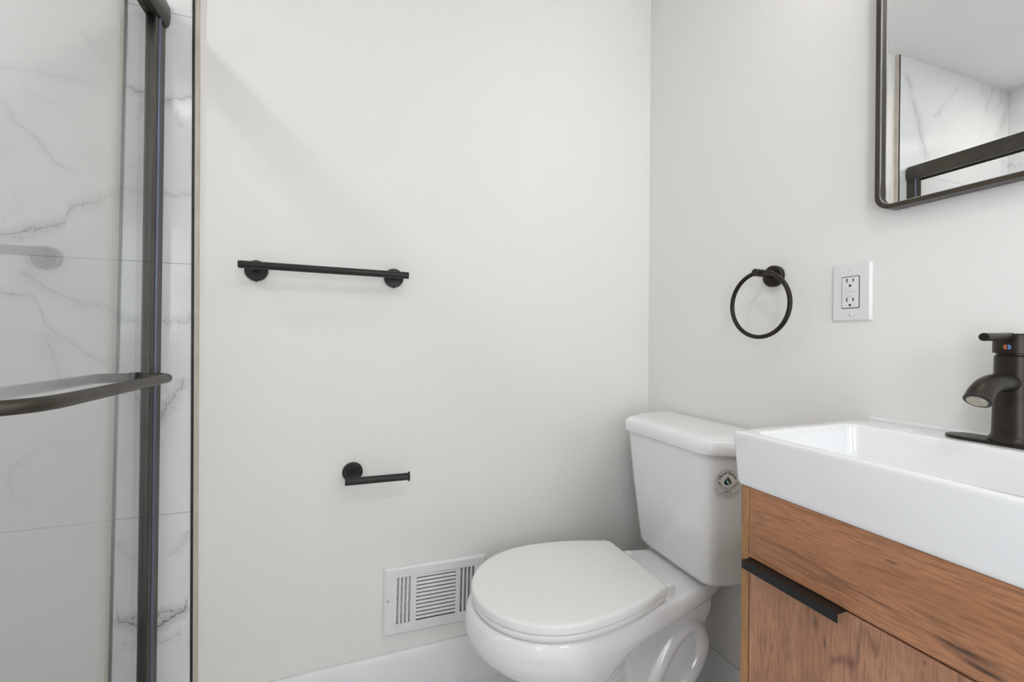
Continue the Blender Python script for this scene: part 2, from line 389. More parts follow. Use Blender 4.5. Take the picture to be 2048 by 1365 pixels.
box(bm, (-.50, YF-.1, 0), (XW, YF, WZ0)); box(bm, (-.50, YF-.1, WZ1), (XW, YF, ZC)); box(bm, (-.50, YF-.1, WZ0), (WX0, YF, WZ1)); box(bm, (WX1, YF-.1, WZ0), (XW, YF, WZ1)); struct('wall_front', bm, PAINT)
fill_window('fill_window_1', lambda a, d, z: (a, YF-d, z), WX0, WX1, WZ0, WZ1, (0, -1, 0))  # added behind the camera as a source of frontal fill daylight
HY0, HY1, HZ0, HZ1 = -1.38, -.62, .35, 1.75
bm = BM()
box(bm, (-.50, YF, 0), (-.40, -.46, HZ0)); box(bm, (-.50, YF, HZ1), (-.40, -.46, ZC)); box(bm, (-.50, YF, HZ0), (-.40, HY0, HZ1)); box(bm, (-.50, HY1, HZ0), (-.40, -.46, HZ1)); struct('wall_hall', bm, PAINT)
fill_window('fill_window_2', lambda a, d, z: (-.40-d, a, z), HY0, HY1, HZ0, HZ1, (-1, 0, 0))  # added out of view to brighten the toilet and sink fronts
def base(name, a, b):
    bm = BM(); ax = 0 if abs(b[0]-a[0]) > abs(b[1]-a[1]) else 1
    t, h = .015, .136
    if name == 'back':
        prof = [(YW, 0), (YW-t, 0), (YW-t, h-.012), (YW-.006, h), (YW, h)]
        loft(bm, [[(x, p[0], p[1]) for p in prof] for x in (a[0], b[0])])
    else:
        prof = [(XW, 0), (XW-t, 0), (XW-t, h-.012), (XW-.006, h), (XW, h)]
        loft(bm, [[(p[0], y, p[1]) for p in prof] for y in (a[1], b[1])])
    return struct('baseboard_'+name, bm, TRIM, bevel=.0012)
base('back', (-.352, 0), (XW-.0005, 0)); base('right', (0, YF+.001), (0, YW-.0155))

# shower pan and curb
t = thing('shower_pan', 'white shower pan with raised curb behind the glass door', 'shower pan', (-.85, .45, 0))
bm = BM(); box(bm, (XL+.002, -.358, .0), (-.50, YT-.002, .05)); obj('pan_floor', bm, PORC, t, bevel=.005)
bm = BM(); box(bm, (-.50, -.358, .0), (-.395, YT-.002, .13)); obj('curb', bm, PORC, t, bevel=.008)

# ------------------------------------------------------------------ shower door
TILT = .0085
def gx(z, off=0): return -.4385 + off + TILT*(z-CH)
t = thing('shower_door', 'sliding frameless glass shower door with dark metal header and pull bar', 'shower door', (-.4355, .45, .13))
YE = YT-.0005
def slab(bm, x0, x1, y0, y1, z0, z1):
    vs = box(bm, (x0, y0, z0), (x1, y1, z1))
    for q in vs: q.co.x += gx(q.co.z)
bm = BM(); slab(bm, -.003, .003, .42, YE-.002, .150, 1.792); obj('glass_panel', bm, GLASS, t)
bm = BM(); slab(bm, -.028, -.022, -.334, .47, .150, 1.792); obj('glass_panel', bm, GLASS, t)
bm = BM()   # wall jamb
slab(bm, .0090, .0130, YE-.0530, YE, .135, 1.79)
jm = obj('wall_jamb', bm, SHOWERM, t, bevel=.001)
bm = BM(); pts = [(gx(z, .0130), YE-.034, z) for z in (.136, 1.78)]; tube(bm, pts, .0036, 20)
obj('jamb_bead', bm, JAMBM, jm, smooth=40)
bm = BM(); slab(bm, -.030, .006, -.359, -.335, .135, 1.79); obj('wall_jamb', bm, SHOWERM, t, bevel=.001)
prof = [(.004, 1.774), (.017, 1.774), (.0220, 1.782), (.0245, 1.800), (.0230, 1.822), (.017, 1.836), (-.032, 1.836), (-.032, 1.774), (-.028, 1.774), (-.028, 1.792), (.004, 1.792)]
bm = BM(); loft(bm, [[(gx(z, o), y, z) for o, z in prof] for y in (-.359, YE-.004)])
hd = obj('header_rail', bm, SHOWERM, t, bevel=.0010)
bm = BM(); slab(bm, -.036, .016, -.358, YE-.001, .1302, .146); obj('bottom_track', bm, SHOWERM, t, bevel=.001)
ZH = .947; X0 = gx(ZH)+.003; XB = X0+.0610
path = [(X0, 1.162, ZH), (X0+.030, 1.162, ZH), (X0+.043, 1.160, ZH), (X0+.053, 1.152, ZH), (XB, 1.138, ZH), (XB, 1.12, ZH), (XB, .98, ZH), (XB, .85, ZH), (XB, .790, ZH), (XB-.003, .758, ZH), (XB-.012, .734, ZH), (XB-.027, .718, ZH), (XB-.044, .711, ZH), (X0, .710, ZH)]
bm = BM(); tube(bm, catmull(path, 6), .0100, 24); ph = obj('pull_bar', bm, PBAR, t, smooth=60)
for y in (1.162, .710):
    bm = BM(); lathe(bm, (X0, y, ZH), (1, 0, 0), [(0, .0125), (.005, .0125), (.0055, .0106), (.007, .0106), (.0075, .0125), (.011, .0125), (.012, .0102)], 28); obj('bar_collar', bm, BLACK, ph, smooth=35)

# ------------------------------------------------------------------ towel bar
def rosette(par, x, z, rad=.0265, m=BLACK, h=.010):
    bm = BM(); lathe(bm, (x, YW-.0003, z), (0, -1, 0), [(0, rad), (h-.002, rad), (h, rad-.002), (h+.0005, 0)], 48)
    return obj('rosette', bm, m, par, smooth=35)
t = thing('towel_bar', 'black metal towel bar on two round posts on the white wall', 'towel bar', (-.055, YW, 1.21))
bm = BM(); cyl(bm, (-.2575, YW-.060, 1.2150), (.1480, YW-.060, 1.2102), .0093, 32, .0008); obj('bar', bm, BLACK, t, smooth=35)
for x in (-.2290, .1132):
    rosette(t, x, 1.2085, .0265)
    bm = BM(); cyl(bm, (x, YW-.010, 1.2110), (x, YW-.058, 1.2125), .0065, 20); obj('post', bm, BLACK, t, smooth=35)
    bm = BM(); cyl(bm, (x, YW-.006, 1.180), (x, YW-.006, 1.1835), .0022, 12); obj('set_screw', bm, BLACK, t, smooth=35)

# ------------------------------------------------------------------ toilet paper holder
t = thing('toilet_paper_holder', 'small black toilet paper holder arm on one round rosette', 'toilet paper holder', (.0055, YW, .665))
rosette(t, .0055, .6665, .0265)
bm = BM(); cyl(bm, (.0055, YW-.010, .6640), (.0055, YW-.058, .6575), .0066, 20); obj('post', bm, BLACK, t, smooth=35)
bm = BM(); cyl(bm, (-.0132, YW-.060, .6575), (.1500, YW-.060, .6555), .0098, 32, .0006); obj('arm', bm, BLACK, t, smooth=35)
bm = BM(); cyl(bm, (.1490, YW-.060, .6555), (.1535, YW-.060, .6554), .0130, 32, .001); obj('end_cap', bm, BLACK, t, smooth=35)

# ------------------------------------------------------------------ towel ring (right wall)
t = thing('towel_ring', 'dark bronze towel ring on a round post beside the outlet', 'towel ring', (XW, .783, 1.2))
bm = BM(); lathe(bm, (XW-.0003, .7835, 1.1985), (-1, 0, 0), [(0, .0265), (.010, .0265), (.012, .0245), (.0125, 0)], 48); obj('rosette', bm, BRONZE, t, smooth=35)
bm = BM(); cyl(bm, (XW-.012, .7835, 1.2030), (XW-.070, .7835, 1.2045), .0092, 32, .0006); obj('post', bm, BRONZE, t, smooth=35)
bm = BM(); RR = .0795
tube(bm, [(XW-.058, .7800+RR*math.sin(2*math.pi*i/96), 1.2050-RR+RR*math.cos(2*math.pi*i/96)) for i in range(96)], .0052, 20, closed=True, up=(1, 0, 0))
obj('ring', bm, BRONZE, t, smooth=60)
bm = BM()
for s in (-1, 1): cyl(bm, (XW-.058, .7835+s*.0085, 1.2046), (XW-.058, .7835+s*.0135, 1.2036), .0062, 20)
obj('ring_collar', bm, BRONZE, t, smooth=35)

# ------------------------------------------------------------------ outlet
OY, OZ = .6045, 1.1405
t = thing('electrical_outlet', 'white ground fault outlet in a wide wall plate beside the mirror', 'outlet', (XW, OY, OZ))
def yz_prism(bm, u0, u1, v0, v1, rad, x0, x1, inset=0.0, n=5):
    """rounded plate in the wall_right plane, from x0 (wall) to x1 (room)"""
    A = rrect(u0, u1, v0, v1, rad, n); B = rrect(u0+inset, u1-inset, v0+inset, v1-inset, max(rad-inset*.5, .0005), n)
    loft(bm, [[(x0, a, c) for a, c in A], [(x0+(x1-x0)*.25, a, c) for a, c in A], [(x1, a, c) for a, c in B]])
bm = BM(); yz_prism(bm, OY-.038, OY+.038, OZ-.0615, OZ+.0615, .003, XW-.0002, XW-.0062, .0034); obj('wall_plate', bm, PLATE, t, smooth=25)
bm = BM(); yz_prism(bm, OY-.0172, OY+.0172, OZ-.0340, OZ+.0340, .002, XW-.004, XW-.0068, 0); obj('plate_gap', bm, DARKIN, t)
bm = BM(); yz_prism(bm, OY-.0163, OY+.0163, OZ-.0330, OZ+.0330, .002, XW-.004, XW-.0082, .0006); rc = obj('receptacle', bm, PLATE, t, smooth=25)
for s in (-1, 1):
    zc = OZ+s*.0205+.001
    bm = BM()
    box(bm, (XW-.0086, OY+.0062-.001, zc-.0002), (XW-.0081, OY+.0062+.001, zc+.0078))
    box(bm, (XW-.0086, OY-.0062-.001, zc+.0005), (XW-.0081, OY-.0062+.001, zc+.0070))
    cyl(bm, (XW-.0081, OY, zc-.0075), (XW-.0086, OY, zc-.0075), .0024, 16)
    obj('socket_slots', bm, DARKIN, rc)
bm = BM(); 
for s in (-1, 1): yz_prism(bm, OY-.0085, OY+.0085, OZ+s*.0046-.0034, OZ+s*.0046+.0034, .0006, XW-.0080, XW-.0094, .0004)
obj('test_buttons', bm, PLATE, rc, smooth=25)
for s in (-1, 1):
    bm = BM(); lathe(bm, (XW-.0062, OY, OZ+s*.0475), (-1, 0, 0), [(0, .0034), (.0006, .0032), (.0012, .002), (.0013, 0)], 20); sc = obj('plate_screw', bm, PLATE, t, smooth=35)
    bm = BM(); box(bm, (XW-.0078, OY-.0004, OZ+s*.0475-.0026), (XW-.0074, OY+.0004, OZ+s*.0475+.0026)); obj('screw_slot', bm, STEEL, sc)

# ------------------------------------------------------------------ wall mirror
t = thing('wall_mirror', 'rounded rectangular wall mirror in a thin dark metal frame above the sink', 'mirror', (XW, .345, 1.65))
MY0, MY1, MZ0, MZ1 = .142, .5485, 1.2925, 1.905
def ring_prism(bm, x0, x1, o, i, rad, inr):
    A = rrect(*o, rad, 12); B = rrect(*i, inr, 12)
    L = [[(x0, a, c) for a, c in A], [(x1, a, c) for a, c in A], [(x1, a, c) for a, c in B], [(x0, a, c) for a, c in B]]
    V = loft(bm, L, False, False); n = len(A)
    for k in range(n): bm.faces.new((V[3][k], V[3][(k+1) % n], V[0][(k+1) % n], V[0][k]))
FW = .0085
bm = BM(); ring_prism(bm, XW-.002, XW-.030, (MY0, MY1, MZ0, MZ1), (MY0+FW, MY1-FW, MZ0+FW, MZ1-FW), .028, .0205)
fr = obj('mirror_frame', bm, FRAMEM, t, smooth=35, bevel=.001)
bm = BM(); ring_prism(bm, XW-.0262, XW-.0290, (MY0+FW-.0002, MY1-FW+.0002, MZ0+FW-.0002, MZ1-FW+.0002), (MY0+FW+.0008, MY1-FW-.0008, MZ0+FW+.0008, MZ1-FW-.0008), .0205, .0195)
obj('frame_lip', bm, CHROME, t, smooth=35)
MIRROR_X, MIRROR_DX = XW-.020, -.005
A = rrect(MY0+FW-.0005, MY1-FW+.0005, MZ0+FW-.0005, MZ1-FW+.0005, .020, 12)
bm = BM()
def mx(y): return MIRROR_X + (y-MY1)/(MY1-MY0)*(-MIRROR_DX)
loft(bm, [[(mx(a)+.004, a, c) for a, c in A], [(mx(a), a, c) for a, c in A]])
obj('mirror_glass', bm, MIRROR, t)

# ------------------------------------------------------------------ air vent
VX0, VX1, VZ0, VZ1 = .0895, .3905, .1845, .3775
t = thing('air_vent', 'white metal wall register with three louver banks above the baseboard', 'air vent', (.24, YW, .28))
yb, yf = YW-.0003, YW-.0095
holes = [(.1245, .1680), (.1805, .2965), (.3085, .3560)]; hz0, hz1 = .2170, .3490
bm = BM()
xs = [VX0+.006, holes[0][0], holes[0][1], holes[1][0], holes[1][1], holes[2][0], holes[2][1], VX1-.006]; zs = [VZ0+.006, hz0, hz1, VZ1-.006]
gv = {}
def gvv(i, j):
    if (i, j) not in gv: gv[(i, j)] = bm.verts.new((xs[i], yf, zs[j]))
    return gv[(i, j)]
for i in range(7):
    for j in range(3):
        if j == 1 and i in (1, 3, 5): 
            q = [(xs[i], zs[1]), (xs[i+1], zs[1]), (xs[i+1], zs[2]), (xs[i], zs[2])]
            loft(bm, [[(a, yf, c) for a, c in q], [(a, yf+.0012, c) for a, c in q]], False, False)
            continue
        bm.faces.new((gvv(i, j), gvv(i+1, j), gvv(i+1, j+1), gvv(i, j+1)))
o4 = [(VX0, VZ0), (VX1, VZ0), (VX1, VZ1), (VX0, VZ1)]; i4 = [(xs[0], zs[0]), (xs[-1], zs[0]), (xs[-1], zs[-1]), (xs[0], zs[-1])]
loft(bm, [[(a, yb, c) for a, c in o4], [(a, yf+.004, c) for a, c in o4], [(a, yf, c) for a, c in i4]], False, False)
fp = obj('faceplate', bm, VENT, t)
for k, (a, b_) in enumerate(((holes[0]), (holes[2]))):
    bm = BM(); n = 4; w_ = (b_-a)/n
    for i in range(n+1):
        x = a + w_*i; s = -1 if k == 0 else 1
        y1 = yf+.0005
        q = [(x-.0035, y1), (x+.0015, y1), (x+.0015+s*.004, y1+.006), (x-.0035+s*.004, y1+.006)]
        q = [(min(max(px_, a-.001), b_+.001), py_) for px_, py_ in q]
        loft(bm, [[(px_, py_, z) for px_, py_ in q] for z in (hz0-.001, hz1+.001)])
    obj('vertical_louvers', bm, VENT, t)
bm = BM(); n = 12; h = (hz1-hz0)/n
for i in range(n):
    z = hz0+h*i
    q = [(yf+.0002, z+.0048), (yf+.0004, z+.0040), (yf+.0042, z+h-.0022), (yf+.0038, z+h-.0012)]
    loft(bm, [[(x, a, c) for a, c in q] for x in (holes[1][0]-.001, holes[1][1]+.001)])
obj('horizontal_louvers', bm, VENT, t)
bm = BM(); box(bm, (VX0+.01, YW-.0022, hz0-.01), (VX1-.01, YW-.0004, hz1+.01)); obj('duct_opening', bm, GALV, t)
bm = BM()
for i in range(5): box(bm, (VX0+.03, YW-.0030, hz0+.012+i*.027), (holes[0][1], YW-.0022, hz0+.022+i*.027))
obj('damper_blades', bm, DARKIN, t)
bm = BM(); lathe(bm, (.1015, yf+.0003, .2865), (0, -1, 0), [(0, .0038), (.0008, .0036), (.0013, .0022), (.0014, 0)], 20); sc = obj('vent_screw', bm, STEEL, t, smooth=35)
bm = BM(); box(bm, (.3625, yf-.0006, .297), (.3642, yf+.0005, .313)); obj('lever_slot', bm, DARKIN, t)
t.rotation_euler = (0, math.radians(1.2), 0)

# ------------------------------------------------------------------ toilet
TC = .972      # toilet centreline in Y
t = thing('toilet', 'white two-piece toilet with closed lid beside the wood vanity', 'toilet', (.62, TC, 0))
def outline(xf, xb, w_, wr, n=28, xc=None, sq=2.6, lin=0.0):
    """egg outline: elliptical front, squarer rear. returns closed loop of (x, y)"""
    xc = xc if xc is not None else xf+.20
    pts = []
    for i in range(n+1):                         # front half from +w side to -w side
        a = math.pi*i/n; pts.append((xc-(xc-xf)*math.sin(a), TC+w_*math.cos(a)))
    m_ = n                                        # rear: smooth blend to the rear width, rounded end
    for i in range(1, m_):
        a = math.pi*i/m_; c, s = math.cos(a), math.sin(a)
        # superellipse rear end
        x = xc+(xb-xc)*abs(s)**(2/sq)
        k = (x-xc)/(xb-xc); k = (k*k*(3-2*k))*(1-lin) + lin*abs(k)**1.3
        half = w_*(1-k)+wr*k
        yy = math.copysign(abs(c)**(2/sq), c)
        pts.append((x, TC-half*yy))
    return pts
body = [ # z, front x, rear x, half width, rear half width, widest x, squareness of the rear, linear taper
 (.000, .425, .800, .105, .085, .60, 2.6, 0), (.020, .425, .800, .105, .085, .60, 2.6, 0), (.035, .440, .795, .092, .070, .60, 2.6, 0),
 (.090, .452, .760, .084, .060, .60, 2.6, 0), (.150, .452, .720, .084, .058, .58, 2.6, 0), (.190, .440, .700, .090, .060, .56, 2.6, 0),
 (.215, .410, .690, .104, .064, .54, 2.6, 0), (.240, .368, .690, .124, .070, .52, 2.6, 0), (.265, .328, .700, .143, .076, .51, 2.7, 0),
 (.295, .290, .735, .161, .084, .50, 3.0, .2), (.320, .269, .790, .172, .090, .49, 3.5, .5), (.340, .260, .860, .178, .092, .48, 5, .8),
 (.354, .256, .930, .180, .092, .48, 7, 1), (.372, .255, .955, .181, .093, .47, 9, 1), (.390, .259, .960, .178, .092, .47, 9, 1), (.398, .265, .958, .174, .090, .47, 9, 1), (.4015, .276, .953, .166, .086, .47, 9, 1)]
bm = BM()
loft(bm, [[(x, y, z) for x, y in outline(xf, xb, w_, wr, xc=xc, sq=sq, lin=ln)] for z, xf, xb, w_, wr, xc, sq, ln in body])
# trapway bulge, an S that shows on both sides
trap = catmull([(.69, TC, .05), (.722, TC, .115), (.762, TC, .185), (.803, TC, .240), (.850, TC, .268), (.888, TC, .250), (.902, TC, .205), (.88, TC, .155), (.84, TC, .110), (.80, TC, .060), (.78, TC, .030)], 6)
tube(bm, trap, .036, 28, up=(0, 1, 0), rx=.074)
# web that carries the rear deck
loft(bm, [[(x, y, z) for x, y in [(.62, TC-.058), (xb, TC-.058), (xb, TC+.058), (.62, TC+.058)]] for z, xb in ((.02, .78), (.10, .80), (.16, .86), (.24, .90), (.30, .935), (.385, .94))])
# base flange
loft(bm, [[(x, y, z) for x, y in outline(.415-o, .87+o, .112+o, .095+o, xc=.60)] for z, o in ((0, 0), (.018, 0), (.026, -.006))])
bw = obj('bowl', bm, PORC, t, smooth=180)
rm = bw.modifiers.new('remesh', 'REMESH'); rm.mode = 'VOXEL'; rm.voxel_size = .0042; rm.use_smooth_shade = True
sm = bw.modifiers.new('smooth', 'SMOOTH'); sm.factor = .5; sm.iterations = 7
# seat and lid
def seat_outline(o=0.0, n=40):
    xf, xc, xb, w_ = .2740-o, .475, .7230+o, .1800+o
    pts = []
    for i in range(n+1):
        a = math.pi*i/n; pts.append((xc-(xc-xf)*abs(math.sin(a))**.97, TC+w_*math.cos(a)))
    rear = []
    yr = .122+o                                   # half width at the straight rear edge
    for i in range(1, 13):
        k = i/13; x = xc+(xb-.026-xc)*k; rear.append((x, w_-(w_-yr-.012)*k**2.0))
    for i in range(0, 9):
        a = math.radians(90*i/8); rear.append((xb-.026+.026*math.sin(a), yr-.012+.024*math.cos(a)))
    pts += [(x, TC-y) for x, y in rear]; pts += [(x, TC+y) for x, y in rear[::-1]]
    return pts
def shell(zs):
    bm = BM(); loft(bm, [[(x, y, z) for x, y in seat_outline(o)] for z, o in zs]); return bm
obj('toilet_seat', shell([(.4030, -.010), (.4040, -.0015), (.4055, .0003), (.4170, .0010), (.4192, -.0010), (.4198, -.006)]), SEATP, t, smooth=50)
obj('toilet_lid', shell([(.4206, -.006), (.4212, .0010), (.4225, .0026), (.4350, .0026), (.4385, .0006), (.4405, -.0030), (.4413, -.0085), (.4416, -.05)]), SEATP, t, smooth=50)
for y in (TC-.100, TC+.070):
    bm = BM(); box(bm, (.722, y-.012, .4010), (.7600, y+.006, .4270)); obj('seat_hinge', bm, SEATP, t, bevel=.002)
# tank
TT = .972
def tank_outline(xf, hf, hb, xb=.985, ch=.075, rd=.0):
    """trapezoid front: flat face of half width hf, then angled sides to hb at the wall"""
    p = [(xb, -hb), (xf+ch+.04, -(hb-.012)), (xf+ch, -(hf+(hb-hf)*.62)), (xf+.004, -hf-.004)]
    p2 = [(x, y) for x, y in p]
    full = p2 + [(x, -y) for x, y in p2[::-1]]
    # round every corner with a small fillet
    out = []; n = len(full)
    for i in range(n):
        a, b_, c = Vector(full[i-1]), Vector(full[i]), Vector(full[(i+1) % n])
        rr = {0: .012, 1: .03, 2: .03, 3: .032}[min(i, n-1-i)]
        d1 = (a-b_).normalized(); d2 = (c-b_).normalized()
        rr = min(rr, (a-b_).length*.45, (c-b_).length*.45)
        s, e = b_+d1*rr, b_+d2*rr
        for k in range(6):
            tt = k/5; out.append(tuple(s*(1-tt)**2+b_*2*tt*(1-tt)+e*tt**2))
    return [(x, TT+y) for x, y in out]
bm = BM()
L = []
for z, xf, hf, hb, ch in ((.4080, .872, .085, .125, .04), (.4088, .852, .115, .150, .055), (.416, .838, .128, .164, .068), (.432, .830, .136, .171, .072), (.60, .812, .146, .196, .074), (.7635, .797, .152, .219, .075)):
    L.append([(x, y, z) for x, y in tank_outline(xf, hf, hb, ch=ch)])
loft(bm, L); obj('tank', bm, PORC, t, smooth=60)
bm = BM(); L = []
for z, o in ((.7585, -.003), (.7588, .004), (.762, .006), (.788, .004), (.7955, -.001), (.7985, -.008), (.8005, -.02), (.8015, -.05)):
    L.append([(x, y, z) for x, y in tank_outline(.794-o, .155+max(o, -.04), .225+o, xb=.990, ch=.075)])
loft(bm, L); obj('tank_lid', bm, PORC, t, smooth=60)
bm = BM(); box(bm, (.868, TC-.085, .398), (.950, TC+.085, .412)); obj('tank_gasket', bm, GALV, t, bevel=.004)

# sticker on the tank's angled side
def sticker(center, nrm, up):
    n = Vector(nrm).normalized(); upv = (Vector(up)-n*Vector(up).dot(n)).normalized(); rt = upv.cross(n)
    def MT(x, y, z=0, rot=0):
        m_ = Matrix.Identity(4); ca, sa = math.cos(rot), math.sin(rot)
        X = rt*ca+upv*sa; Y = -rt*sa+upv*ca
        for i, c in enumerate((X, Y, n)):
            for j in range(3): m_[j][i] = c[j]
        m_.translation = Vector(center)+rt*x+upv*y+n*z; return m_
    bm = BM(); vs = [MT(.030*math.cos(a), -.003+.030*math.sin(a)) .translation for a in [2*math.pi*i/48 for i in range(48)]]
    lo = [p+n*.0003 for p in vs]; loft(bm, [vs, lo]); st = obj('sticker', bm, STICK, t); st['label'] = 'round clear water efficiency sticker'
    Z = .0005
    bm = BM()
    R0, R1 = .0243, .0250
    for i in range(64):
        a, b_ = 2*math.pi*i/64, 2*math.pi*(i+1)/64
        q = [MT(R*math.cos(x), R*math.sin(x), Z).translation for R, x in ((R0, a), (R1, a), (R1, b_), (R0, b_))]
        bm.faces.new([bm.verts.new(p) for p in q])
    def arc(txt, rad, a_mid, step, size, top=True):
        k = len(txt)
        for i, ch in enumerate(txt):
            if ch == ' ': continue
            o = (i-(k-1)/2)*step
            a = a_mid - o if top else a_mid + o
            add_mesh(bm, text_mesh(ch, size), MT(rad*math.cos(a), rad*math.sin(a), Z, a-math.pi/2 if top else a+math.pi/2))
    arc('WaterSense', .0187, math.pi/2+.02, .275, .0104)
    arc('MEETS EPA CRITERIA', .0203, -math.pi/2, .150, .0056, False)
    for a in (math.pi*1.02, -.06): add_mesh(bm, text_mesh('.', .009), MT(.021*math.cos(a), .021*math.sin(a)+.002, Z))
    add_mesh(bm, text_mesh('Certified by', .0036), MT(0, -.0268, Z)); add_mesh(bm, text_mesh('IAPMO R&T', .0036), MT(0, -.0298, Z))
    obj('lettering', bm, INK, st)
    def drop(f0, f1, m_, nm, dz):
        bm = BM(); P = []
        full = [(0, .0105)]+[(-.0015-.0068*math.sin(k*math.pi/12)**.8 if k < 12 else 0, .0105-.019*k/12) for k in range(1, 12)]
        left = [(-.0001, .0105), (-.0025, .006), (-.006, .001), (-.0085, -.004), (-.0083, -.0075), (-.006, -.0105), (-.002, -.0118), (.002, -.0118)]
        right = [(.0001, .0105), (.0025, .006), (.006, .001), (.0085, -.004), (.0083, -.0075), (.006, -.0100)]
        pts = left+[(f0[0], f0[1]), (f1[0], f1[1])] if nm == 'water_half' else right+[(f1[0]+.001, f1[1]), (f0[0]+.002, f0[1]), (-.0002, .0100)]
        bm.faces.new([bm.verts.new(MT(x, y, dz).translation) for x, y in pts]); obj(nm, bm, m_, st)
    bm = BM(); bm.faces.new([bm.verts.new(MT(x, y, Z).translation) for x, y in [(0, .0105), (-.0028, .0055), (-.0064, .0005), (-.0085, -.004), (-.0082, -.0078), (-.0055, -.0108), (-.001, -.0118), (.0030, -.0110), (-.0015, -.0060), (-.0035, -.001), (-.0026, .0055)]]); obj('navy_drop', bm, NAVY, st)
    bm = BM(); bm.faces.new([bm.verts.new(MT(x, y, Z).translation) for x, y in [(0, .0105), (.0030, .0055), (.0064, .0005), (.0085, -.004), (.0080, -.0078), (.0060, -.0100), (.0018, -.0050), (-.0016, .0010), (-.0022, .0045)]]); obj('green_leaf', bm, GREEN, st)
    bm = BM(); bm.faces.new([bm.verts.new(MT(x, y, Z).translation) for x, y in [(-.0022, .0045), (-.0016, .0010), (.0018, -.0050), (.0060, -.0100), (.0030, -.0110), (-.0015, -.0060), (-.0035, -.001)]]); obj('pale_stripe', bm, SKYB, st)
STK = ((.8495, .7862, .7005), (-.46, -.885, -.06))
sticker(STK[0], STK[1], (0, 0, 1))

# ------------------------------------------------------------------ vanity cabinet
CY0, CY1 = .129, .5605; CXF = .6375; CZ1 = .7860
t = thing('vanity_cabinet', 'brown oak-look vanity cabinet with a black edge pull under the sink', 'cabinet', (.81, .345, 0))
bm = BM(); box(bm, (CXF, CY1-.0145, .0), (XW-.016, CY1, CZ1)); obj('side_panel', bm, OAK_S, t, bevel=.0006)
bm = BM(); box(bm, (CXF, CY0, .0), (XW-.016, CY0+.0145, CZ1)); obj('side_panel', bm, OAK_S, t, bevel=.0006)
bm = BM(); box(bm, (CXF+.018, CY0+.0145, .10), (XW-.016, CY1-.0145, .12)); obj('bottom_panel', bm, OAK_S, t)
bm = BM(); box(bm, (XW-.022, CY0+.0145, .12), (XW-.016, CY1-.0145, CZ1)); obj('back_panel', bm, OAK_S, t)
bm = BM(); box(bm, (CXF+.05, CY0+.0145, .0), (CXF+.065, CY1-.0145, .10)); obj('toe_kick', bm, OAK_S, t)
bm = BM(); box(bm, (CXF+.0005, CY0+.0150, .6680), (CXF+.017, CY1-.0152, CZ1)); obj('drawer_front', bm, OAK_H, t, bevel=.0006)
bm = BM(); box(bm, (CXF+.0005, CY0+.0160, .105), (CXF+.017, CY1-.0165, .6650)); dr = obj('door', bm, OAK_V, t, bevel=.0006)
bm = BM()   # bent edge pull: flat tab hooked over the door's top edge, lip turned down
prof = [(CXF+.016, .6672), (CXF-.0190, .6672), (CXF-.0190, .6535), (CXF-.0172, .6535), (CXF-.0172, .6654), (CXF+.016, .6654)]
loft(bm, [[(x, y, z) for x, z in prof] for y in (.3905, .5430)]); pl = obj('edge_pull', bm, PULLM, dr, bevel=.0005); pl['label'] = 'black metal edge pull'

# ------------------------------------------------------------------ sink
t = thing('sink', 'white rectangular ceramic basin sitting on the oak-look vanity', 'sink', (.81, .345, CZ1))
SX0, SX1, SY0, SY1, SZ0, SZ1 = .6275, .9965, .1170, .5725, .7865, .8795
def lp(o, z, rad, x0=None, x1=None, y0=None, y1=None):
    return [(x, y, z) for x, y in rrect((x0 or SX0)+o, (x1 or SX1)-o, (y0 or SY0)+o, (y1 or SY1)-o, rad, 6)]
bm = BM()
bi = dict(x0=.6460, x1=.8960, y0=.1500, y1=.5430)
loft(bm, [lp(.012, SZ0, .006), lp(.0085, SZ0+.0008, .008), lp(.0055, SZ0+.004, .009), lp(.0040, SZ0+.010, .009), lp(.0, SZ1-.008, .008), lp(.0004, SZ1-.0035, .0078), lp(.0017, SZ1-.0012, .0070), lp(.0045, SZ1, .005),
          lp(-.0060, SZ1, .025, **bi), lp(-.0040, SZ1-.0003, .0235, **bi), lp(-.0022, SZ1-.0012, .022, **bi), lp(-.0008, SZ1-.0028, .021, **bi), lp(.0002, SZ1-.0055, .0205, **bi), lp(.0012, SZ1-.012, .0205, **bi), lp(.0045, SZ1-.045, .022, **bi), lp(.008, SZ1-.062, .025, **bi), lp(.016, SZ1-.074, .025, **bi), lp(.030, SZ1-.078, .02, **bi), lp(.09, SZ1-.0795, .01, **bi)])
obj('basin', bm, PORC, t, smooth=50)
bm = BM(); loft(bm, [[(XW-.0002, y, SZ1-.006), (XW-.0060, y, SZ1-.006), (XW-.0058, y, SZ1+.0004), (XW-.0035, y, SZ1+.0018), (XW-.0002, y, SZ1+.0045)] for y in (SY0+.003, SY1-.003)]); obj('caulk_line', bm, TRIM, t)
bm = BM(); lathe(bm, (.79, .345, SZ1-.0797), (0, 0, 1), [(0, .024), (.002, .024), (.003, .021), (.0015, .016), (.0045, .015), (.006, .0)], 32); obj('drain', bm, CHROME, t, smooth=35)

